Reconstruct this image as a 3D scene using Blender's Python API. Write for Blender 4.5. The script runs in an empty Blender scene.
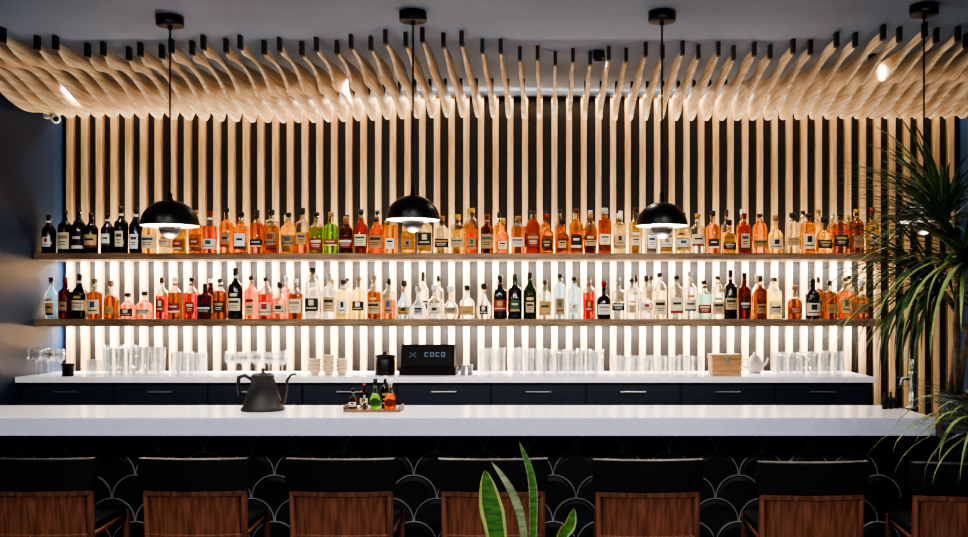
import bpy, math, random
from mathutils import Vector
random.seed(7)
R=random.Random(11)
def lin(c):
    out=[]
    for v in c:
        v=v/255.0
        out.append(v/12.92 if v<=0.04045 else ((v+0.055)/1.055)**2.4)
    return (out[0],out[1],out[2],1)
def _new(name):
    m=bpy.data.materials.new(name); m.use_nodes=True
    nt=m.node_tree; b=nt.nodes['Principled BSDF']; return m,nt,b
def pmat(name,col,rough=0.5,metal=0,trans=0,ior=1.45,emi=None,es=0,var=0.12,scale=8,stretch=(1,1,1),col2=None,bump=0,coat=0,spec=0.5):
    m,nt,b=_new(name)
    c=lin(col)
    tc=nt.nodes.new('ShaderNodeTexCoord'); mp=nt.nodes.new('ShaderNodeMapping'); nz=nt.nodes.new('ShaderNodeTexNoise'); cr=nt.nodes.new('ShaderNodeValToRGB')
    mp.inputs['Scale'].default_value=stretch
    nz.inputs['Scale'].default_value=scale; nz.inputs['Detail'].default_value=4
    nt.links.new(tc.outputs['Object'],mp.inputs['Vector']); nt.links.new(mp.outputs['Vector'],nz.inputs['Vector'])
    nt.links.new(nz.outputs['Fac'],cr.inputs['Fac']); nt.links.new(cr.outputs['Color'],b.inputs['Base Color'])
    if col2: a=lin(col2)
    else: a=tuple(x*(1-var) for x in c[:3])+(1,); c=tuple(min(1,x*(1+var)) for x in c[:3])+(1,)
    cr.color_ramp.elements[0].color=a; cr.color_ramp.elements[1].color=c
    cr.color_ramp.elements[0].position=0.35; cr.color_ramp.elements[1].position=0.65
    b.inputs['Roughness'].default_value=rough; b.inputs['Metallic'].default_value=metal
    b.inputs['Transmission Weight'].default_value=trans; b.inputs['IOR'].default_value=ior
    b.inputs['Coat Weight'].default_value=coat; b.inputs['Specular IOR Level'].default_value=spec
    if emi: b.inputs['Emission Color'].default_value=lin(emi); b.inputs['Emission Strength'].default_value=es
    if bump:
        bp=nt.nodes.new('ShaderNodeBump'); bp.inputs['Strength'].default_value=bump; bp.inputs['Distance'].default_value=0.01
        nt.links.new(nz.outputs['Fac'],bp.inputs['Height']); nt.links.new(bp.outputs['Normal'],b.inputs['Normal'])
    return m
def thin_glass(name,col=(250,252,252),gl=0.01,bl=.18):
    m=bpy.data.materials.new(name); m.use_nodes=True; nt=m.node_tree; nt.nodes.clear()
    o=nt.nodes.new('ShaderNodeOutputMaterial'); t=nt.nodes.new('ShaderNodeBsdfTransparent'); g=nt.nodes.new('ShaderNodeBsdfGlossy')
    d=nt.nodes.new('ShaderNodeBsdfTranslucent'); mx=nt.nodes.new('ShaderNodeMixShader'); m2=nt.nodes.new('ShaderNodeMixShader'); lw=nt.nodes.new('ShaderNodeLayerWeight')
    t.inputs['Color'].default_value=lin(col); g.inputs['Roughness'].default_value=0.04; d.inputs['Color'].default_value=lin(col)
    lw.inputs['Blend'].default_value=bl
    nt.links.new(lw.outputs['Facing'],mx.inputs[0]); nt.links.new(t.outputs[0],mx.inputs[1]); nt.links.new(g.outputs[0],mx.inputs[2])
    m2.inputs[0].default_value=gl; nt.links.new(mx.outputs[0],m2.inputs[1]); nt.links.new(d.outputs[0],m2.inputs[2]); nt.links.new(m2.outputs[0],o.inputs[0])
    return m
def liquid(name,col,tl=0.3):
    m=bpy.data.materials.new(name); m.use_nodes=True; nt=m.node_tree; b=nt.nodes['Principled BSDF']; o=nt.nodes['Material Output']
    b.inputs['Base Color'].default_value=lin(col); b.inputs['Roughness'].default_value=0.04; b.inputs['Transmission Weight'].default_value=1.0; b.inputs['IOR'].default_value=1.3
    d=nt.nodes.new('ShaderNodeBsdfTranslucent'); d.inputs['Color'].default_value=lin(col)
    t=nt.nodes.new('ShaderNodeBsdfTransparent'); t.inputs['Color'].default_value=lin(col)
    m1=nt.nodes.new('ShaderNodeMixShader'); m1.inputs[0].default_value=0.12
    mx=nt.nodes.new('ShaderNodeMixShader'); mx.inputs[0].default_value=tl
    nt.links.new(b.outputs[0],m1.inputs[1]); nt.links.new(t.outputs[0],m1.inputs[2])
    nt.links.new(m1.outputs[0],mx.inputs[1]); nt.links.new(d.outputs[0],mx.inputs[2]); nt.links.new(mx.outputs[0],o.inputs[0])
    return m

class MB:
    def __init__(s): s.v=[];s.f=[];s.m=[];s.s=[]
    def add(s,vs,fs,mi=0,smooth=False):
        o=len(s.v); s.v+= [tuple(p) for p in vs]
        for i,f in enumerate(fs):
            s.f.append(tuple(o+k for k in f)); s.m.append(mi[i] if isinstance(mi,list) else mi); s.s.append(smooth)
    def box(s,x0,x1,y0,y1,z0,z1,mi=0):
        vs=[(x0,y0,z0),(x1,y0,z0),(x1,y1,z0),(x0,y1,z0),(x0,y0,z1),(x1,y0,z1),(x1,y1,z1),(x0,y1,z1)]
        s.add(vs,[(0,3,2,1),(4,5,6,7),(0,1,5,4),(1,2,6,5),(2,3,7,6),(3,0,4,7)],mi)
    def lathe(s,cx,cy,cz,prof,seg=16,mi=0,smooth=True,sq=None,sxy=(1,1)):
        vs=[];fs=[];ms=[];n=len(prof)
        for k,p in enumerate(prof):
            for i in range(seg):
                a=2*math.pi*(i+0.5)/seg; c,sn=math.cos(a),math.sin(a); q=1
                if sq and k in sq: q=(abs(c)**5+abs(sn)**5)**(-0.2)*0.93
                vs.append((cx+p[0]*c*q*sxy[0],cy+p[0]*sn*q*sxy[1],cz+p[1]))
        for k in range(n-1):
            for i in range(seg):
                j=(i+1)%seg
                fs.append((k*seg+i,k*seg+j,(k+1)*seg+j,(k+1)*seg+i))
                ms.append(prof[k+1][2] if len(prof[k+1])>2 else mi)
        s.add(vs,fs,ms,smooth)
    def tube(s,pts,rad,seg=8,mi=0,smooth=True,cap=True):
        pts=[Vector(p) for p in pts]; n=len(pts); vs=[];fs=[]
        rr=rad if isinstance(rad,(list,tuple)) else [rad]*n
        up=None
        for k in range(n):
            t=(pts[min(k+1,n-1)]-pts[max(k-1,0)]).normalized()
            if up is None:
                up=Vector((0,0,1)) if abs(t.z)<0.9 else Vector((1,0,0))
            a=(up-t*up.dot(t)).normalized(); b=t.cross(a); up=a
            for i in range(seg):
                th=2*math.pi*i/seg
                vs.append(pts[k]+a*math.cos(th)*rr[k]+b*math.sin(th)*rr[k])
        for k in range(n-1):
            for i in range(seg):
                j=(i+1)%seg; fs.append((k*seg+i,k*seg+j,(k+1)*seg+j,(k+1)*seg+i))
        if cap: fs.append(tuple(range(seg-1,-1,-1))); fs.append(tuple((n-1)*seg+i for i in range(seg)))
        s.add(vs,fs,mi,smooth)
    def grid(s,rows,mi=0,smooth=True,mf=None):
        n=len(rows[0]); vs=[p for r in rows for p in r]; fs=[];ms=[]
        for a in range(len(rows)-1):
            for b in range(n-1):
                fs.append((a*n+b,a*n+b+1,(a+1)*n+b+1,(a+1)*n+b)); ms.append(mf(b) if mf else mi)
        s.add(vs,fs,ms,smooth)
    def build(s,name,mats,loc=(0,0,0),parent=None,bevel=0,recalc=True):
        me=bpy.data.meshes.new(name); me.from_pydata(s.v,[],s.f)
        for m in mats: me.materials.append(m)
        me.polygons.foreach_set('material_index',s.m); me.polygons.foreach_set('use_smooth',s.s); me.update()
        if recalc:
            import bmesh
            bm=bmesh.new(); bm.from_mesh(me); bmesh.ops.recalc_face_normals(bm,faces=bm.faces); bm.to_mesh(me); bm.free()
        ob=bpy.data.objects.new(name,me); ob.location=loc; bpy.context.scene.collection.objects.link(ob)
        if parent: ob.parent=parent
        if bevel:
            bv=ob.modifiers.new('bevel','BEVEL'); bv.width=bevel; bv.segments=2; bv.limit_method='ANGLE'
        return ob
def light(kind,name,loc,power,col=(1,1,1),rot=(0,0,0),parent=None,**kw):
    l=bpy.data.lights.new(name,kind); l.energy=power; l.color=col
    for k,v in kw.items(): setattr(l,k,v)
    o=bpy.data.objects.new(name,l); o.location=loc; o.rotation_euler=rot; bpy.context.scene.collection.objects.link(o)
    if parent: o.parent=parent
    return o

# ------------- frame constants
HC=1.57; CX=550; CY=310
def X(px,d): return (px-CX)*d/1000
def Z(py,d): return HC-(py-CY)*d/1000
XL=-3.32; XR=2.79; YW=6.85; CEIL=3.05; YB=-1.0
# ------------- materials
M_navy=pmat('navy_wall_paint',(30,48,72),0.42,var=0.1,scale=3,bump=0.02)
M_back=pmat('dark_backing_paint',(24,21,20),0.7)
M_ceil=pmat('ceiling_paint',(126,144,170),0.55,var=0.05,scale=2)
M_floor=pmat('dark_wood_floor',(60,42,32),0.4,stretch=(1,10,1),scale=4,var=0.3)
M_slat=pmat('ash_slat_wood',(210,176,130),0.5,scale=6,stretch=(6,6,0.5),col2=(174,138,96))
M_fin=pmat('ash_fin_wood',(246,224,190),0.5,scale=4,stretch=(2,1.0,22),col2=(206,174,134))
M_blk=pmat('black_metal',(14,14,16),0.35,metal=0.4)
M_shelf=pmat('walnut_shelf_wood',(134,108,82),0.45,scale=8,stretch=(0.6,6,6),col2=(94,72,52))
M_white=pmat('white_quartz',(240,240,248),0.18,var=0.03,scale=20)
M_edge=pmat('white_quartz_shaded_face',(204,208,224),0.3,var=0.03,scale=20)  # bar top's quartz, greyed to stand in for shade on the front face
M_cab=pmat('navy_cabinet_lacquer',(26,34,48),0.35,var=0.05)
M_tile=pmat('charcoal_scallop_tile',(34,34,38),0.28,var=0.25,scale=5)
M_rim=pmat('pewter_trim',(168,166,168),0.4,metal=0.2)
M_leather=pmat('black_leather',(24,24,27),0.38,var=0.2,scale=60,bump=0.15)
M_wood=pmat('walnut_chair_wood',(140,88,66),0.42,scale=5,stretch=(12,12,0.8),col2=(98,58,42))
M_steel=pmat('brushed_steel',(170,170,172),0.3,metal=1)
M_glass=thin_glass('clear_glass',bl=.2)
M_bglass=thin_glass('bottle_clear_glass',(226,222,208),gl=0.03,bl=.42)
M_inner=pmat('white_enamel',(240,236,228),0.5)
M_bulb=pmat('warm_bulb',(255,240,220),0.5,emi=(255,228,195),es=14)
M_dim=pmat('dim_bulb',(255,240,220),0.5,emi=(255,228,195),es=2)
# ------------- room
def slab(name,a,mat):
    mb=MB(); mb.box(*a); return mb.build(name,[mat])
slab('floor',(XL-0.1,XR+0.1,YB,YW+0.1,-0.1,0),M_floor)
slab('ceiling',(XL-0.1,XR+0.1,YB,YW+0.1,CEIL,CEIL+0.1),M_ceil)
slab('wall_back',(XL-0.1,XR+0.1,YW,YW+0.1,0,CEIL),M_back)
slab('wall_left',(XL-0.1,XL,YB,YW,0,CEIL),M_navy)
slab('wall_right',(XR,XR+0.1,YB,YW,0,CEIL),M_navy)
# slats
mb=MB(); P=0.1; xs=[]
x=XL+0.05
while x<XR-0.03: xs.append(x); x+=P
for x in xs: mb.box(x-0.0195,x+0.0195,6.80,YW,0,CEIL-0.002)
mb.build('wood_slat_wall',[M_slat])
# fins
mb=MB()
def smooth(t): return t*t*(3-2*t)
for i,x in enumerate(xs):
    yf=5.50+0.16*math.sin(x*2.3+0.6)+0.09*math.sin(x*5.1+1.5)+(0.04 if i%2 else -0.04)
    if abs(x)>1.5: yf-=0.22*min(1,(abs(x)-1.5)/1.2)
    yb=6.68+0.04*math.sin(x*3.1)
    N=40; th=0.014
    side=0.12+0.88*min(1,max(0,abs(x-0.0)-0.5)/1.3)
    ph=x*2.1
    rows=[]
    for k in range(N+1):
        t=k/N; y=yf+(yb-yf)*t
        env=math.sin(math.pi*min(1,t*1.0))**0.7
        top=CEIL-0.035-0.02*t+0.010*side*math.sin(2*math.pi*2.0*t+ph)*env
        dep=0.05+0.12*smooth(t)+0.055*side*(math.sin(2*math.pi*2.0*t+ph)+.3)*env
        if t<0.06: dep*=.5+.5*t/.06
        if t>0.93: dep*=math.sqrt(max(0.0,1-((t-0.93)/0.075)**2))
        wob=0.030*side*math.sin(2*math.pi*1.6*t+ph*1.3)*env
        bot=top-max(dep,0.012)
        tt=th*(0.5+0.6*t)
        c=x+wob; cb=x-wob*0.9
        rows.append([(c-th*0.5,y,top),(cb-tt,y,bot+0.006),(cb-tt*0.6,y,bot),(cb+tt*0.6,y,bot),(cb+tt,y,bot+0.006),(c+th*0.5,y,top),(c-th*0.5,y,top)])
    mb.grid(rows,0)
    mb.add(rows[0][:6],[(0,1,2,3,4,5)],0); mb.add(rows[-1][:6],[(5,4,3,2,1,0)],0)
    mb.box(x-0.010,x+0.010,yf-0.012,yf+0.03,CEIL-0.075,CEIL,1)
    mb.box(x-0.008,x+0.008,yb-0.25,yb-0.2,CEIL-0.09,CEIL,1)
mb.build('wavy_ceiling_fins',[M_fin,M_blk])
mb=MB(); mb.box(XL+0.02,XR-0.02,6.755,6.79,CEIL-0.03,CEIL,0)
o=mb.build('cove_led_profile',[M_steel])
light('AREA','cove_led_light',((XL+XR)/2,6.765,CEIL-0.035),26,(1,0.85,0.66),(math.radians(-8),0,0),o,shape='RECTANGLE',size=XR-XL-0.1,size_y=0.02)
# ------------- shelves
def shelf(zt,th,pw):
    mb=MB(); mb.box(XL+0.002,2.13,6.42,6.72,zt-th,zt,0)
    for bx in [-3.0,-1.9,-0.8,0.3,1.4,2.05]:
        mb.box(bx-0.02,bx+0.02,6.72,6.80,zt-th+0.008,zt-0.008,1)
    o=mb.build('bottle_shelf',[M_shelf,M_blk],bevel=0.003)
    cx=(XL+2.13)/2
    light('AREA','led_strip_down',(cx,6.735,zt-th+0.004),pw,(1,0.94,0.85),(math.radians(14),0,0),o,shape='RECTANGLE',size=5.35,size_y=0.018)
    light('AREA','led_strip_up',(cx,6.74,zt-0.004),pw*0.45,(1,0.88,0.70),(math.radians(180-6),0,0),o,shape='RECTANGLE',size=5.35,size_y=0.018)
ZU=Z(253,6.42); ZL=Z(319,6.42)
shelf(ZU,0.042,120); shelf(ZL,0.048,120)
# ------------- back counter
ZC=1.154; XC=2.02
mb=MB(); mb.box(XL+0.002,XC,6.20,6.795,ZC-0.035,ZC,0)
mb.box(XL+0.002,XC-0.02,6.25,6.79,0.1,ZC-0.035,1); mb.box(XL+0.002,XC-0.02,6.30,6.79,0,0.1,2)
nd=9; w=(XC-0.04-XL)/nd
for i in range(nd):
    x0=XL+0.01+i*w
    mb.box(x0+0.006,x0+w-0.006,6.232,6.25,0.94,ZC-0.05,1)
    mb.box(x0+0.006,x0+w-0.006,6.232,6.25,0.12,0.93,1)
    mb.box(x0+w/2-0.08,x0+w/2+0.08,6.215,6.225,1.055,1.065,3)
    for sx in (-0.07,0.07): mb.box(x0+w/2+sx-0.004,x0+w/2+sx+0.004,6.222,6.234,1.056,1.064,3)
mb.build('back_bar_counter',[M_white,M_cab,M_blk,M_steel],bevel=0.002)
# ------------- front bar
XE=1.79
mb=MB(); mb.box(XL+0.002,XE,4.652,5.25,0.986,1.07,0); mb.box(XL+0.002,XE,4.644,4.652,0.986,1.068,3)
mb.box(XL+0.002,XE-0.03,4.96,5.20,0.0,0.986,1)
r=0.115
row=0; z=-0.05
while z<0.985-0.02:
    xx=XL+r+ (r if row%2 else 0)
    while xx+r<XE-0.03:
        n=18
        rows=[]
        for k in range(n+1):
            a=math.pi*k/n; c,s_=math.cos(a),math.sin(a)
            def q(rad,y):
                return (xx+rad*c,y,min(0.984,max(0.001,z+rad*s_)))
            rows.append([q(r-0.0045,4.96),q(r-0.0045,4.951),q(r-0.0005,4.951),q(r-0.0005,4.96)])
        mb.grid(rows,2,False)
        rows=[[ (xx+(r-0.012)*math.cos(math.pi*k/n),4.957,min(0.984,max(0.001,z+(r-0.012)*math.sin(math.pi*k/n)))),(xx+(r-0.03)*math.cos(math.pi*k/n),4.9535,min(0.984,max(0.001,z+(r-0.03)*math.sin(math.pi*k/n))))] for k in range(n+1)]
        mb.grid(rows,1,True)
        xx+=2*r
    z+=r; row+=1
mb.build('bar_counter',[M_white,M_tile,M_rim,M_edge])
# side cabinet
mb=MB(); mb.box(XE+0.01,2.60,4.55,5.20,0.0,0.955,0); mb.box(XE+0.01,2.61,4.54,5.21,0.955,0.985,1)
mb.box(XE+0.03,2.18,4.535,4.55,0.08,0.93,0); mb.box(2.2,2.58,4.535,4.55,0.08,0.93,0); mb.box(2.15,2.165,4.52,4.535,0.6,0.75,2)
mb.build('host_cabinet',[M_cab,M_blk,M_steel],bevel=0.003)

# ------------- bottles
cols={'amber':(216,140,64),'whisky':(188,108,46),'honey':(228,168,92),'gold':(236,200,118),'brown':(130,76,38),'orange':(226,120,54),'red':(170,54,34),'dark':(24,22,20),'clear':(236,240,242),'green':(130,186,76),
 'dgreen':(40,66,36),'blue':(176,208,224),'teal':(150,200,190),'yellow':(234,218,146),'wine':(80,30,26),'pale':(240,224,184)}
names=list(cols); BM=[]
for k in names:
    if k in('dark',): BM.append(pmat('bottle_dark_glass',(16,15,15),0.12))
    elif k=='clear': BM.append(liquid('bottle_liquid_clear',cols[k],0.06))
    else: BM.append(liquid('bottle_liquid_'+k,cols[k],0.2))
G=len(BM); BM.append(M_bglass)
capc={'cap_black':(18,18,18),'cap_white':(225,222,214),'cap_gold':(190,150,70),'cap_red':(120,28,22),'cap_cork':(150,110,70),'cap_silver':(170,170,170),'cap_brown':(60,38,26)}
CI={}
for k,c in capc.items(): CI[k]=len(BM); BM.append(pmat(k,c,0.4,metal=0.5 if k in('cap_gold','cap_silver') else 0))
lab={'l_cream':(216,200,166),'l_white':(222,222,218),'l_black':(20,20,22),'l_red':(130,36,30),'l_gold':(176,138,80),'l_blue':(44,62,100),'l_kraft':(156,120,82),'l_green':(40,80,56),'l_tan':(192,162,120)}
LI={}
for k,c in lab.items(): LI[k]=len(BM); BM.append(pmat('label_'+k[2:],c,0.6))
ck=['cap_black']*5+['cap_brown']*2+['cap_gold','cap_cork','cap_cork','cap_silver','cap_red','cap_white']
PR={
'wine':[(0,0),(.96,0),(1,.02),(1,.56),(.93,.63),(.6,.71),(.36,.77),(.33,.80),(.33,.88),(.36,.88),(.36,1),(0,1)],
'bord':[(0,0),(.96,0),(1,.02),(1,.62),(.93,.66),(.6,.71),(.35,.75),(.33,.80),(.33,.86),(.36,.86),(.36,1),(0,1)],
'spirit':[(0,0),(.95,0),(1,.02),(1,.60),(.95,.65),(.5,.72),(.38,.76),(.34,.90),(.40,.90),(.40,1),(0,1)],
'tall':[(0,0),(.95,0),(1,.02),(1,.66),(.9,.72),(.5,.78),(.36,.82),(.36,.91),(.42,.91),(.42,1),(0,1)],
'squat':[(0,0),(.92,0),(1,.03),(1,.46),(.9,.54),(.5,.61),(.30,.66),(.27,.84),(.40,.84),(.42,.98),(.3,1),(0,1)],
'bulb':[(0,0),(.8,0),(.98,.10),(1,.28),(.88,.42),(.5,.54),(.32,.62),(.28,.84),(.42,.84),(.42,1),(0,1)],
'taper':[(0,0),(.78,0),(.82,.02),(1,.55),(.92,.62),(.45,.70),(.34,.76),(.32,.88),(.38,.88),(.38,1),(0,1)],
'flask':[(0,0),(.95,0),(1,.02),(1,.70),(.9,.74),(.4,.77),(.34,.80),(.34,.88),(.46,.88),(.46,1),(0,1)],
}
def bottle(mb,x,y,z,kind,h,r,liq,square=False,cap=None,lb=None,fill=None,label=True,rr=R):
    li=names.index(liq); p=PR[kind]; fill=fill if fill else rr.choice([rr.uniform(.4,.6),rr.uniform(.6,.82),rr.uniform(.6,.82),rr.uniform(.6,.82)])
    cap=CI[cap or rr.choice(ck)]
    capz=p[-3][1] if kind not in('squat',) else .84
    pts=[]
    solid=liq in('dark',)
    for k,(a,b) in enumerate(p):
        if k>0 and p[k-1][1]<fill<b:
            f=(fill-p[k-1][1])/(b-p[k-1][1]); a1=p[k-1][0]+(a-p[k-1][0])*f
            pts.append((a1*r,fill*h,li))
        if b>capz or (b==capz and k>0 and p[k-1][1]==capz): mi=cap
        elif b<=fill or solid: mi=li
        elif liq in('dgreen','wine'): mi=li
        else: mi=G
        pts.append((a*r,b*h,mi))
    sqs=[i for i,q in enumerate(pts) if q[0]>0.8*r] if square else None
    mb.lathe(x,y,z,pts,16,0,True,sqs)
    if label:
        l1=LI[lb or rr.choice(['l_cream','l_white','l_cream','l_black','l_gold','l_kraft','l_tan','l_tan','l_cream','l_red','l_black','l_kraft'])]
        z0,z1=rr.uniform(.08,.2),rr.uniform(.32,.5)
        if kind in('bulb','squat'): z0,z1=rr.uniform(.1,.16),rr.uniform(.3,.4)
        def patch(za,zb,half,off,mi,ac=0):
            rows=[]
            for zz in (za,zb):
                rw=[]
                rad=r
                for k in range(1,len(p)):
                    if p[k-1][1]<=zz<=p[k][1] and p[k][1]>p[k-1][1]:
                        f=(zz-p[k-1][1])/(p[k][1]-p[k-1][1]); rad=r*(p[k-1][0]+(p[k][0]-p[k-1][0])*f)
                for i in range(7):
                    a=-math.pi/2+ac+half*(i/3-1); c,s_=math.cos(a),math.sin(a)
                    q=((abs(c)**5+abs(s_)**5)**(-.2)*.93) if square else 1
                    rw.append((x+(rad+off)*c*q,y+(rad+off)*s_*q,z+zz*h))
                rows.append(rw)
            mb.grid(rows,mi)
        hw=rr.choice([.95,.95,.7,1.15,.6])
        patch(z0,z1,hw,0.0012,l1)
        dark=l1 in(LI['l_black'],LI['l_red'],LI['l_blue'],LI['l_green'])
        inks=[LI[q] for q in (['l_cream','l_gold','l_white'] if dark else ['l_black','l_red','l_black','l_blue','l_kraft','l_green'])]
        hgt=z1-z0; ty=rr.random()
        if ty<.5:
            patch(z0+hgt*.62,z0+hgt*.82,hw*.7,0.002,rr.choice(inks)); patch(z0+hgt*.40,z0+hgt*.46,hw*.55,0.002,inks[0]); patch(z0+hgt*.25,z0+hgt*.30,hw*.5,0.002,inks[0])
        elif ty<.8:
            patch(z0+hgt*.45,z0+hgt*.88,hw*.35,0.002,rr.choice(inks)); patch(z0+hgt*.2,z0+hgt*.28,hw*.7,0.002,inks[0])
        else:
            patch(z0,z0+hgt*.18,hw,0.002,rr.choice(inks)); patch(z0+hgt*.55,z0+hgt*.7,hw*.6,0.002,inks[0])
        if rr.random()<.45 and kind in('wine','bord','spirit','tall'): patch(.80,.85,1.4,0.0015,l1)
        if rr.random()<.3 and z1<.42 and kind not in('bulb','squat'): patch(z1+.04,z1+.1,.5,0.0014,rr.choice([LI['l_black'],LI['l_gold'],l1]))
def row_build(spec,zt,d=6.51,back=.6):
    mb=MB()
    for s in spec:
        px,kind,h,wpx,liq=s[:5]; kw=s[5] if len(s)>5 else {}
        bottle(mb,X(px,d),d+R.uniform(-.02,.02),zt,kind,h,min((wpx+.5)*d/1000/2,0.0485),liq,**kw)
    # second row standing behind
    px=157
    while px<870:
        if R.random()<back:
            near=min(spec,key=lambda s:abs(s[0]-px)); l=near[4] if near[4] not in('green','dark','dgreen') else 'whisky'
            bottle(mb,X(px,6.51)+0.0,6.645+R.uniform(-.01,.01),zt,R.choice(['spirit','tall','bord']),R.uniform(.26,.31),.036,l)
        px+=15.5
    return mb
up=[]
for px,l in zip([50,64,78,92,107,121,135],['dark']*7):
    up.append((px,R.choice(['wine','bord']),R.uniform(.26,.31),13.2,l,{'lb':R.choice(['l_white','l_cream','l_tan','l_black']),'cap':'cap_black'}))
up[0]=(50,'wine',.25,13,'dark',{'lb':'l_white','cap':'cap_black'})
seq=[(149,'gold'),(164,'pale'),(180,'gold'),(196,'honey'),(211,'orange'),(226,'amber'),(242,'honey'),(257,'whisky'),(272,'amber'),(288,'gold'),(302,'whisky'),(317,'green'),(332,'green'),(346,'brown'),(361,'whisky'),(376,'amber'),(391,'honey'),(408,'gold'),(425,'pale'),(442,'pale'),(457,'gold'),(472,'amber'),(487,'brown'),(503,'honey'),(518,'amber'),(533,'whisky'),(547,'honey'),(562,'amber'),(576,'honey'),(590,'whisky'),(605,'amber'),(620,'pale'),(635,'gold'),(651,'clear'),(667,'pale'),(683,'pale'),(698,'clear'),(713,'amber'),(729,'gold'),(744,'whisky'),(760,'amber'),(776,'gold'),(792,'pale'),(808,'honey'),(824,'gold'),(840,'amber'),(856,'whisky'),(872,'gold')]
for px,l in seq:
    k=R.choice(['spirit','spirit','tall','bord','squat','taper','flask','tall'])
    h=R.uniform(.24,.30) if k not in('squat','bulb') else R.uniform(.21,.26)
    if l=='green': h=.27; k='spirit'
    up.append((px+R.uniform(-.3,.3),k,h,R.uniform(13,14.4),l,{'square':R.random()<.4}))
row_build(up,ZU+.0005).build('liquor_bottles',BM)
lo=[(50,'taper',.27,13,'blue'),(65,'bord',.27,13,'wine',{'cap':'cap_red'}),(80,'wine',.29,13,'dark'),(96,'spirit',.26,13,'brown'),(110,'squat',.25,14,'brown'),
(128,'squat',.17,14,'orange'),(145,'squat',.18,14,'orange'),(161,'bord',.27,12,'red',{'lb':'l_red'}),(176,'spirit',.27,13,'brown'),(191,'spirit',.27,14,'red'),(206,'bord',.23,14,'wine'),(221,'spirit',.26,13,'brown'),(236,'bord',.33,14,'dark',{'cap':'cap_black'}),
(251,'spirit',.28,13,'orange'),(265,'tall',.27,13,'red'),(280,'squat',.24,14,'orange'),(296,'spirit',.26,13,'brown'),(313,'tall',.33,14,'clear'),(329,'bord',.29,13,'clear'),(344,'tall',.25,14,'yellow'),(359,'spirit',.27,13,'yellow'),(374,'spirit',.28,13,'brown'),(389,'bord',.26,13,'whisky'),
(404,'bulb',.25,14,'blue'),(419,'bulb',.21,15,'clear'),(435,'squat',.22,14,'clear'),(451,'bulb',.21,15,'clear'),(467,'squat',.22,14.5,'clear'),(484,'bulb',.23,15,'clear'),
(500,'spirit',.28,13.5,'dark'),(515,'bord',.29,14,'dark',{'lb':'l_green'}),(530,'wine',.30,13.5,'dgreen'),(545,'spirit',.25,13,'clear'),(560,'tall',.29,12.5,'blue'),(574,'tall',.27,12.5,'blue',{'lb':'l_white'}),(589,'tall',.27,12,'red',{'lb':'l_red'}),(604,'squat',.25,14,'dark',{'lb':'l_white'}),
(618,'spirit',.27,13,'clear'),(632,'tall',.26,12,'clear'),(646,'bord',.28,13,'clear'),(660,'tall',.30,13.5,'pale'),(676,'tall',.28,13,'clear'),(690,'spirit',.31,13,'clear'),(704,'spirit',.25,13.5,'teal'),(718,'tall',.28,12,'clear'),(731,'bord',.32,13,'dark'),(745,'spirit',.30,12.5,'wine'),(760,'bord',.28,13,'brown'),(775,'spirit',.27,13,'yellow'),(795,'squat',.22,15,'brown'),(813,'spirit',.26,14,'dark'),(829,'bord',.25,13,'brown'),(845,'spirit',.27,13,'amber'),(861,'squat',.25,14,'whisky')]
lo=[t if len(t)>5 else t+({'square':R.random()<.3,'cap':R.choice(['cap_black','cap_black','cap_black','cap_brown','cap_white','cap_silver','cap_cork'])},) for t in lo]
row_build(lo,ZL+.0005,back=.35).build('liquor_bottles',BM)

# ------------- glassware on back counter
def tumbler(mb,x,y,z,r,h):
    mb.lathe(x,y,z,[(0,0),(r*.88,0),(r,h),(r-.002,h),(r*.88-.003,.012),(0,.012)],16)
def wineglass(mb,x,y,z,r,h):
    mb.lathe(x,y,z,[(0,0),(r*.9,0),(r*.9,.003),(.006,.008),(.004,h*.45),(.012,h*.5),(r*.85,h*.62),(r,h*.76),(r*.85,h),(r*.83,h),(r*.97,h*.76),(r*.8,h*.63),(0,h*.52)],16)
def cluster(name,pa,pb,step,h,r,kind='t',rows=2):
    mb=MB(); 
    for k in range(rows):
        d=6.36+k*0.12; px=pa+(step*.4 if k%2 else 0)
        while px<=pb:
            hh=h*R.uniform(.93,1.05)
            (tumbler if kind=='t' else wineglass)(mb,X(px,d),d,ZC,r,hh); px+=step
    mb.build(name,[M_glass])
cluster('stemmed_glasses',24,62,12,.17,.034,'w',3)
cluster('rocks_glasses',90,98,8,.10,.025)
cluster('highball_glasses',108,163,12,.18,.031,rows=3)
cluster('rocks_glasses',176,206,13,.14,.034,rows=3)
cluster('wine_glasses',230,284,13,.14,.034,'w',3)
cluster('highball_glasses',484,502,12,.17,.031)
cluster('highball_glasses',516,606,13,.16,.031,rows=3)
cluster('rocks_glasses',616,700,13.5,.125,.034)
cluster('highball_glasses',776,842,12.5,.14,.032,rows=3)
mb=MB(); mb.lathe(X(77,6.42),6.3,ZC,[(0,0),(.035,0),(.037,.065),(.04,.065),(.04,.08),(0,.082)],20)
mb.build('metal_canister',[M_blk])
M_cer=pmat('beige_ceramic',(196,172,142),0.4); mb=MB()
for px,n in ((315,4),(328,5),(342,4)):
    for k in range(n):
        z=ZC+k*0.022; mb.lathe(X(px,6.4),6.4+(px%3)*.02,z,[(0,0),(.022,0),(.036,.03),(.038,.04),(.034,.04),(.02,.006),(0,.005)],18)
mb.build('stacked_cups',[M_cer])
mb=MB(); mb.lathe(X(385,6.4),6.4,ZC,[(0,0),(.062,0),(.065,.01),(.065,.10),(.06,.11),(.067,.11),(.067,.128),(.02,.134),(.015,.15),(0,.152)],24)
mb.build('ice_bucket',[M_blk])
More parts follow.
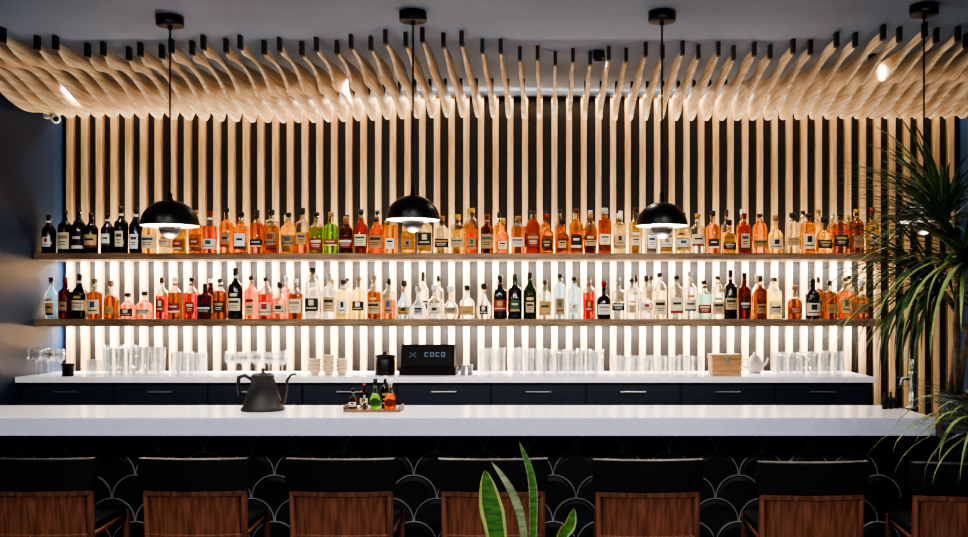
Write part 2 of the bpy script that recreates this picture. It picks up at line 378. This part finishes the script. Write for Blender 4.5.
# cash register
mb=MB(); x0,x1=X(400,6.4),X(456,6.4)
mb.box(x0-.0,x1,6.36,6.62,ZC,ZC+.05,0)
pr=[(6.37,ZC+.052),(6.41,ZC+.195),(6.43,ZC+.195),(6.55,ZC+.052)]
vs=[(x0+.01,a,b) for a,b in pr]+[(x1-.01,a,b) for a,b in pr]
mb.add(vs,[(0,1,2,3),(7,6,5,4),(0,4,5,1),(1,5,6,2),(2,6,7,3),(3,7,4,0)],0)
def scr(u0,u1,v0,v1,off,mi):
    n=Vector((0,-.143,.04)).normalized()
    def P_(u,v): 
        a=Vector((x0+.01+(x1-x0-.02)*u,6.37+.04*v,ZC+.052+.143*v)); return a+n*off
    mb.add([P_(u0,v0),P_(u1,v0),P_(u1,v1),P_(u0,v1)],[(0,1,2,3)],mi)
scr(.06,.94,.12,.9,.001,1)
for k in range(4): 
    u=.44+k*.105
    scr(u,u+.07,.62,.65,.002,2);scr(u,u+.07,.46,.49,.002,2)
    if k%2: scr(u+.057,u+.07,.46,.65,.002,2)
    scr(u,u+.013,.46,.65,.002,2)
for k in range(5): scr(.16+k*.026,.173+k*.026,.43+k*.045,.475+k*.045,.002,2); scr(.16+k*.026,.173+k*.026,.61-k*.045,.655-k*.045,.002,2)
M_scr=pmat('screen_glass',(8,9,12),0.5,spec=.15); M_dig=pmat('screen_digits',(90,105,135),0.5,emi=(140,165,210),es=0.22)
M_reg=pmat('register_black_plastic',(14,14,15),0.7,spec=.2)
mb.build('cash_register',[M_reg,M_scr,M_dig])
mb=MB()
for px in (463,470): mb.lathe(X(px,6.4),6.4,ZC,[(0,0),(.018,0),(.018,.05),(.02,.05),(.02,.065),(0,.066)],14)
mb.build('spice_jars',[M_steel])
M_box=pmat('light_wood',(180,140,94),0.5,stretch=(1,1,8),scale=8,col2=(150,112,74)); mb=MB()
bx0,bx1=X(711,6.35),X(740,6.35); mb.box(bx0,bx1,6.30,6.46,ZC,ZC+.105); mb.box(bx0-.004,bx1+.004,6.296,6.464,ZC+.106,ZC+.135); mb.box((bx0+bx1)/2-.01,(bx0+bx1)/2+.01,6.288,6.297,ZC+.085,ZC+.115,1)
mb.build('wooden_box',[M_box,M_steel],bevel=.003)
mb=MB(); tx=X(755,6.58); ty=6.58
mb.lathe(tx,ty,ZC,[(0,0),(.035,0),(.052,.025),(.056,.055),(.048,.09),(.03,.108),(.03,.112),(.012,.122),(.012,.13),(.008,.138),(0,.14)],24)
mb.tube([(tx+.05,ty,ZC+.05),(tx+.075,ty,ZC+.07),(tx+.085,ty,ZC+.1)],[.011,.008,.006])
mb.tube([(tx-.045,ty,ZC+.09),(tx-.08,ty,ZC+.09),(tx-.085,ty,ZC+.05),(tx-.05,ty,ZC+.03)],.005)
mb.build('teapot',[pmat('grey_ceramic',(150,144,136),0.35)])

# ------------- kettle on bar
M_char=pmat('matte_charcoal',(38,36,36),0.45)
d=4.98; kx=X(263,d); s=1/1000*d; zb=1.07
mb=MB()
mb.lathe(kx,d,zb,[(0,0),(21*s,0),(22*s,.008),(20*s,.02),(10.5*s,.165),(11.5*s,.168),(11.5*s,.175),(8*s,.186),(.01,.19),(.008,.2),(.012,.208),(0,.212)],28)
mb.tube([(kx+.075,d,zb+.035),(kx+.105,d,zb+.045),(kx+.115,d,zb+.09),(kx+.12,d,zb+.15),(kx+.14,d,zb+.178),(kx+.165,d,zb+.182)],[.013,.011,.009,.008,.007,.006],10)
mb.tube([(kx-.05,d,zb+.15),(kx-.09,d,zb+.175),(kx-.12,d,zb+.165),(kx-.125,d,zb+.12),(kx-.115,d,zb+.07)],[.008,.01,.011,.01,.007],10)
mb.build('gooseneck_kettle',[M_char])
# condiment tray
mb=MB(); d=4.95; z=1.07
mb.box(X(346,d),X(402,d),d-.07,d+.07,z,z+.012,0)
for a in (X(346,d),X(402,d)-.006): mb.box(a,a+.006,d-.07,d+.07,z+.012,z+.03,0)
tm=[M_shelf]+BM
def tb(px,dy,h,r,liq,kind,cap,lb=None):
    t=MB(); bottle(t,X(px,d),d+dy,z+.012,kind,h,r,liq,cap=cap,lb=lb,label=lb is not None,fill=.5)
    mb.add(t.v,t.f,[m+1 for m in t.m],True)
tb(353,0,.10,.02,'brown','squat','cap_black','l_white'); tb(363,.03,.12,.02,'wine','spirit','cap_red','l_cream')
tb(376,-.02,.15,.026,'green','bulb','cap_black'); tb(391,-.02,.15,.03,'orange','bulb','cap_white'); tb(366,-.045,.07,.014,'clear','squat','cap_silver'); tb(384,.035,.16,.02,'dark','spirit','cap_white','l_black')
mb.build('condiment_tray',tm)
# faucet/taps right
mb=MB(); d=5.05; fx=X(912,d)
mb.lathe(fx,d,1.07,[(0,0),(.03,0),(.03,.01),(.016,.014),(.016,.17),(.02,.172),(.02,.19),(0,.192)],18)
mb.tube([(fx,d,1.07+.15),(fx-.05,d-.0,1.07+.155),(fx-.06,d,1.07+.12)],.008)
mb.tube([(fx,d,1.07+.19),(fx+.005,d,1.07+.25)],[.008,.013])
mb.build('draft_tap',[M_steel])
mb=MB(); gx=X(885,d)
for k in range(3): mb.lathe(gx+k*.035,d+.02*k,1.07,[(0,0),(.014,0),(.014,.05,),(.006,.065),(.006,.085),(0,.086)],12)
mb.build('bitters_bottles',[M_blk])
# security camera
mb=MB(); mb.box(XL,XL+.03,6.55,6.60,2.83,2.87,0); mb.tube([(XL+.03,6.575,2.85),(XL+.07,6.55,2.83)],.01,8,0); mb.tube([(XL+.05,6.6,2.84),(XL+.11,6.50,2.81)],.028,14,0); mb.tube([(XL+.109,6.502,2.8105),(XL+.113,6.495,2.809)],.018,12,1)
mb.build('security_camera',[M_inner,M_blk])

# ------------- pendants
def pendant(px,d,rimpy,w=.275,pw=20,bulb=None):
    x=X(px,d); zr=Z(rimpy,d); r=w/2
    e=bpy.data.objects.new('pendant_lamp',None); e.location=(x,d,0); bpy.context.scene.collection.objects.link(e)
    mb=MB(); prof=[(0.0,.142),(.012,.142)]
    n=12
    for k in range(n+1):
        a=math.pi/2*(1-k/n)*.93; prof.append((r*math.cos(a),r*.9*math.sin(a)+0.004))
    out=[p+(0,) for p in prof]+[(r,0,0)]
    inn=[((r-.004)*math.cos(math.pi/2*k/n*.95),(r*.9-.004)*math.sin(math.pi/2*k/n*.95)+.001,1) for k in range(n+1)]
    mb.lathe(0,0,zr,out+inn,36); mb.build('shade',[M_blk,M_inner],parent=e)
    mb=MB(); rb=.056; mb.lathe(0,0,zr-.004,[(0.0,-rb)]+[(rb*math.sin(math.pi*k/16),-rb*math.cos(math.pi*k/16)) for k in range(1,9)]+[(rb-.003,0),(0,0.0)],28)
    mb.build('lower_reflector',[M_char],parent=e)
    mb=MB(); mb.lathe(0,0,zr-.003,[(0,0),(.045,0),(.05,.02),(.04,.045),(.02,.055),(0,.058)],24); mb.build('diffuser',[bulb or M_bulb],parent=e)
    mb=MB(); mb.tube([(0,0,zr+.06),(0,0,zr+.165)],.012); mb.tube([(0,0,zr+.16),(0,0,CEIL-.04)],.0045); mb.tube([(0,0,CEIL-.065),(0,0,CEIL-.045)],.012); mb.lathe(0,0,CEIL-.045,[(0,0),(.066,0),(.068,.004),(.068,.045),(0,.045)],28)
    mb.build('cable_and_canopy',[M_blk],parent=e)
    light('POINT','bulb_light',(0,0,zr-.075),pw,(1,.91,.80),parent=e,shadow_soft_size=.03)
    light('POINT','upper_bulb_light',(0,0,zr+.078),pw*.15,(1,.84,.66),parent=e,shadow_soft_size=.02)
pendant(170,5.05,226,.285); pendant(413,4.97,220,.265); pendant(662,4.97,226,.255); pendant(924,4.86,222,.25,4,M_dim)
# ------------- downlights
def downlight(px,d,pw,tilt=0,col=(1,.88,.72),ang=100):
    x=X(px,d)
    best=min([(a+P/2) for a in xs],key=lambda q:abs(q-x)); x=best
    mb=MB(); mb.lathe(x,d,CEIL-.05,[(0,.03),(.026,.03),(.029,.0),(.033,0),(.033,.05),(0,.05)],20); mb.lathe(x,d,CEIL-.03,[(0,0),(.025,0)],20,1)
    o=mb.build('ceiling_downlight',[M_blk,M_bulb])
    light('SPOT','downlight_beam',(x,d,CEIL-.055),pw,col,(math.radians(tilt),0,0),o,spot_size=math.radians(ang),spot_blend=.8,shadow_soft_size=.03)
for a,b in ((85,6.2),(350,6.2),(600,5.72),(880,5.8)): downlight(a,b,25,ang=140)
# front track spots, unseen, added as fill to brighten bar and stools
def fill_track(y,xsr,pw,tilt,col,ang=85):
    mb=MB(); mb.box(-3.1,2.5,y-.02,y+.02,CEIL-.03,CEIL,0)
    for x in xsr:
        mb.tube([(x,y,CEIL-.03),(x,y,CEIL-.09)],.008); mb.tube([(x,y-.06,CEIL-.06),(x,y+.06,CEIL-.15)],.035,16)
    tr=mb.build('fill_light_rail',[M_blk])
    for x in xsr:
        light('SPOT','fill_beam',(x,y+.075,CEIL-.16),pw,col,(math.radians(tilt),0,0),tr,spot_size=math.radians(ang),spot_blend=.9,shadow_soft_size=.08)
fill_track(3.2,(-2.6,-1.5,-.4,.7,1.8),50,40,(1,.94,.88))
fill_track(0.6,(-2.6,-1.3,0,1.3,2.2),95,74,(1,.96,.92),105)

# ------------- bar stools
def board(mb,w,z0,z1,y0,th,c,tilt,mi,n=12,yo=0,inset=0):
    rows=[]
    secs=[(y0,z0),(y0,z1),(y0+th,z1),(y0+th,z0),(y0,z0)]
    for k in range(n+1):
        x=-w/2+w*k/n; b=c*(2*x/.455)**2
        rows.append([(x,a+b-(zz-.62)*tilt,zz) for a,zz in secs])
    mb.grid(rows,mi,False); mb.add(rows[0][:4],[(0,1,2,3)],mi); mb.add(rows[-1][:4],[(3,2,1,0)],mi)
def stool_mesh():
    mb=MB()
    board(mb,.455,.822,.953,-.012,.045,.03,.10,1)
    board(mb,.372,.625,.812,.004,.014,.03,.10,0)
    board(mb,.41,.60,.632,-.002,.026,.03,.10,0)
    board(mb,.41,.795,.818,-.002,.026,.03,.10,0)
    for sx in (-1,1):
        mb.tube([(sx*.205,-.04,0),(sx*.203,.02,.45),(sx*.202,.035,.62),(sx*.205,.015,.86)],[.013,.017,.017,.014],8,0)
        mb.tube([(sx*.20,.44,0),(sx*.19,.40,.66)],[.012,.017],8,0)
        mb.tube([(sx*.202,0.02,.62),(sx*.19,.40,.645)],.013,8,0)
        mb.tube([(sx*.2,-.01,.2),(sx*.198,.43,.2)],.009,8,0)
    mb.tube([(-.2,.425,.24),(.2,.425,.24)],.011,8,2); mb.tube([(-.2,-.01,.2),(.2,-.01,.2)],.009,8,0)
    rows=[]
    for zz,g in ((.655,0),(.66,.012),(.70,.012),(.712,0),(.716,-.02)):
        rw=[]
        for (a,b) in [(-.205,.05),(.205,.05),(.215,.1),(.215,.38),(.19,.425),(-.19,.425),(-.215,.38),(-.215,.1),(-.205,.05)]:
            rw.append((a*(1+g*1.5)*.93,.235+(b-.235)*(1+g*2),zz-.04))
        rows.append(rw)
    mb.grid(rows,1,True); mb.add(rows[-1][:8],[tuple(range(8))],1); mb.add(rows[0][:8],[tuple(range(7,-1,-1))],1)
    return mb
sm=stool_mesh(); base=None
for px,yy in ((39,4.17),(193.5,4.17),(340,4.16),(493,4.16),(648,4.14),(813,4.08),(968,4.06)):
    d=yy
    if base is None:
        base=sm.build('bar_stool',[M_wood,M_leather,M_steel],loc=(X(px,d),d,0),bevel=.007); o=base
    else:
        o=bpy.data.objects.new('bar_stool',base.data); bpy.context.scene.collection.objects.link(o); o.location=(X(px,d),d,0)
        bv=o.modifiers.new('bevel','BEVEL'); bv.width=.007; bv.segments=2; bv.limit_method='ANGLE'
    o.rotation_euler=(0,0,math.radians(R.uniform(-1.5,1.5)))

# ------------- plants
M_leaf=pmat('dracaena_leaf',(54,78,44),0.38,var=0.45,scale=12); M_leaf2=pmat('dracaena_leaf_pale',(132,146,86),0.4,var=0.25)
M_cane=pmat('dracaena_cane',(120,100,80),0.8,scale=30,var=.3,bump=.3); M_soil=pmat('soil',(40,30,24),0.9,scale=60,var=.4)
M_pot=pmat('grey_ribbed_ceramic',(86,88,92),0.5)
def leaf(mb,b,az,el,L,w,droop,mi,n=9):
    p=Vector(b); rows=[]; e=el
    h=Vector((math.cos(az),math.sin(az),0)); side=Vector((-math.sin(az),math.cos(az),0))
    for k in range(n+1):
        t=k/n; ww=w*(0.55+.9*t if t<.3 else .82*(1-((t-.3)/.7)**1.6)+.001)
        dv=h*math.cos(e)+Vector((0,0,math.sin(e))); nrm=h*(-math.sin(e))+Vector((0,0,math.cos(e)))
        rows.append([p-side*ww+nrm*ww*.25,p.copy(),p+side*ww+nrm*ww*.25])
        p=p+dv*(L/n); e=max(e-droop/n*(0.4+1.2*t),-1.5)
    mb.grid(rows,mi)
PX,PY=1.95,4.78; PZ=.9855
e=bpy.data.objects.new('potted_dracaena',None); e.location=(PX,PY,PZ); bpy.context.scene.collection.objects.link(e)
mb=MB(); rp=.085; n=48; prof=[(.75,0),(.85,.03),(1,.10),(1,.165),(1.04,.17),(1.04,.185),(.96,.185),(.93,.16)]
rows=[]
for a,zz in prof:
    rows.append([((rp*a*(1+(.025 if i%2 else -.025)*(zz<.166)))*math.cos(2*math.pi*i/n),(rp*a*(1+(.025 if i%2 else -.025)*(zz<.166)))*math.sin(2*math.pi*i/n),zz) for i in range(n+1)])
mb.grid(rows,0,False); mb.add([(rp*.75*math.cos(2*math.pi*i/n),rp*.75*math.sin(2*math.pi*i/n),0) for i in range(n)],[tuple(range(n))],0)
mb.lathe(0,0,.158,[(rp*.94,0),(0,.004)],24,1); mb.build('pot',[M_pot,M_soil],parent=e)
def W(px,py,d): return Vector((X(px,d)-PX,d-PY,Z(py,d)-PZ))
crowns=[(W(945,218,4.3),120,.52,(-.1,1.2),1.3),(W(965,258,4.15),90,.66,(-.3,1.1),1.6),(W(938,285,4.35),115,.66,(-.5,1.0),1.9),(W(985,425,4.0),50,.50,(-.2,.8),1.9)]
mb=MB()
b0=Vector((0,0,.16))
for i,(c,_,_,_,_) in enumerate(crowns):
    o=Vector(((i-1.5)*.02,(-1)**i*.02,0)); m1=b0+o+(c-b0)*.45+Vector((.05*(-1)**i+.03,0,.08))
    mb.tube([b0+o,(b0+o)*.5+m1*.5+Vector((0,0,.02)),m1,(m1+c)/2+Vector((0,0,.02)),c],[.016,.015,.014,.014,.012],8)
mb.build('canes',[M_cane],parent=e)
mb=MB(); Q=random.Random(5)
for ci,(c,n,L,(e0,e1),dr) in enumerate(crowns):
    for k in range(n):
        az=Q.uniform(math.pi*.80,math.pi*2.05) if Q.random()<.5 else Q.uniform(math.pi*.85,math.pi*1.25)
        ll=L*Q.uniform(.6,1.1); el=Q.uniform(e0,e1)
        if abs(az-math.pi*1.5)<.6: ll*=.65
        leaf(mb,c+Vector((0,0,Q.uniform(-.05,.05))),az,el,ll,Q.uniform(.008,.0135),dr*Q.uniform(.4,1.2),1 if (Q.random()<(.6 if ci==3 else .17)) else 0)
mb.build('leaves',[M_leaf,M_leaf2],parent=e,recalc=False)

# snake plant
M_sn=pmat('snake_leaf_green',(96,148,60),0.4,scale=25,stretch=(1,1,4),col2=(60,106,48)); M_se=pmat('snake_leaf_edge',(190,200,120),0.4)
M_sp=pmat('snake_leaf_pale',(170,180,136),0.45,scale=20,stretch=(1,1,4),col2=(120,140,96))
e=bpy.data.objects.new('potted_snake_plant',None); SX,SY=X(522,3.0),3.0; e.location=(SX,SY,0); bpy.context.scene.collection.objects.link(e)
mb=MB(); mb.lathe(0,0,0,[(0,0),(.11,0),(.12,.02),(.17,.6),(.175,.62),(.16,.62),(.155,.58)],36); mb.lathe(0,0,.58,[(.156,0),(0,.01)],24,1); mb.build('pot',[M_pot,M_soil],parent=e)
def sleaf(mb,pts,w,m0,m1,dy=0):
    P_=[Vector((X(a,SY+dy)-SX,dy,Z(b,SY+dy))) for a,b in pts]; b0=Vector((P_[-1].x*.6,dy*.6,.585)); P_=P_[::-1]; P_=[b0]+P_
    n=14; rows=[]
    def cr(t):
        f=t*(len(P_)-1); i=min(int(f),len(P_)-2); u=f-i
        p0=P_[max(i-1,0)];p1=P_[i];p2=P_[i+1];p3=P_[min(i+2,len(P_)-1)]
        return .5*((2*p1)+(p2-p0)*u+(2*p0-5*p1+4*p2-p3)*u*u+(3*p1-p0-3*p2+p3)*u**3)
    for k in range(n+1):
        t=k/n; p=cr(t); q=(cr(min(1,t+.02))-cr(max(0,t-.02))).normalized(); sd=Vector((q.z,0.25,-q.x)).normalized()
        ww=w*(.6+.8*t if t<.5 else 1.0*(1-((t-.5)/.5)**2.2)+.002)
        rows.append([p-sd*ww+Vector((0,-ww*.3,0)),p-sd*ww*.72+Vector((0,-ww*.12,0)),p,p+sd*ww*.72+Vector((0,-ww*.12,0)),p+sd*ww+Vector((0,-ww*.3,0))])
    mb.grid(rows,m0,True,mf=lambda b:m1 if b in(0,3) else m0)
mb=MB()
sleaf(mb,[(485,470),(490,500),(497,537)],.036,0,1,-.03)
sleaf(mb,[(491,461),(512,492),(524,537)],.013,2,2,.02)
sleaf(mb,[(519,441),(532,480),(533,537)],.014,0,2,.05)
sleaf(mb,[(574,508),(570,525),(560,545)],.020,0,1,-.05)
sleaf(mb,[(545,560),(540,580)],.03,0,1,-.08)
mb.build('leaves',[M_sn,M_se,M_sp],parent=e,recalc=False)

# ------------- world + camera
w=bpy.data.worlds.new('World'); bpy.context.scene.world=w; w.use_nodes=True
w.node_tree.nodes['Background'].inputs[0].default_value=(.66,.76,1,1); w.node_tree.nodes['Background'].inputs[1].default_value=.4
cam=bpy.data.cameras.new('camera'); co=bpy.data.objects.new('camera',cam); bpy.context.scene.collection.objects.link(co)
co.location=(0,0,HC); co.rotation_euler=(math.pi/2,0,0); cam.sensor_width=36; cam.lens=36*1000/968
cam.shift_x=-(CX-484)/968; cam.shift_y=(CY-268.5)/968; cam.clip_start=.05
bpy.context.scene.camera=co
try:
    bpy.context.scene.view_settings.view_transform='AgX'; bpy.context.scene.view_settings.look='AgX - High Contrast'
except Exception as ex: print(ex)
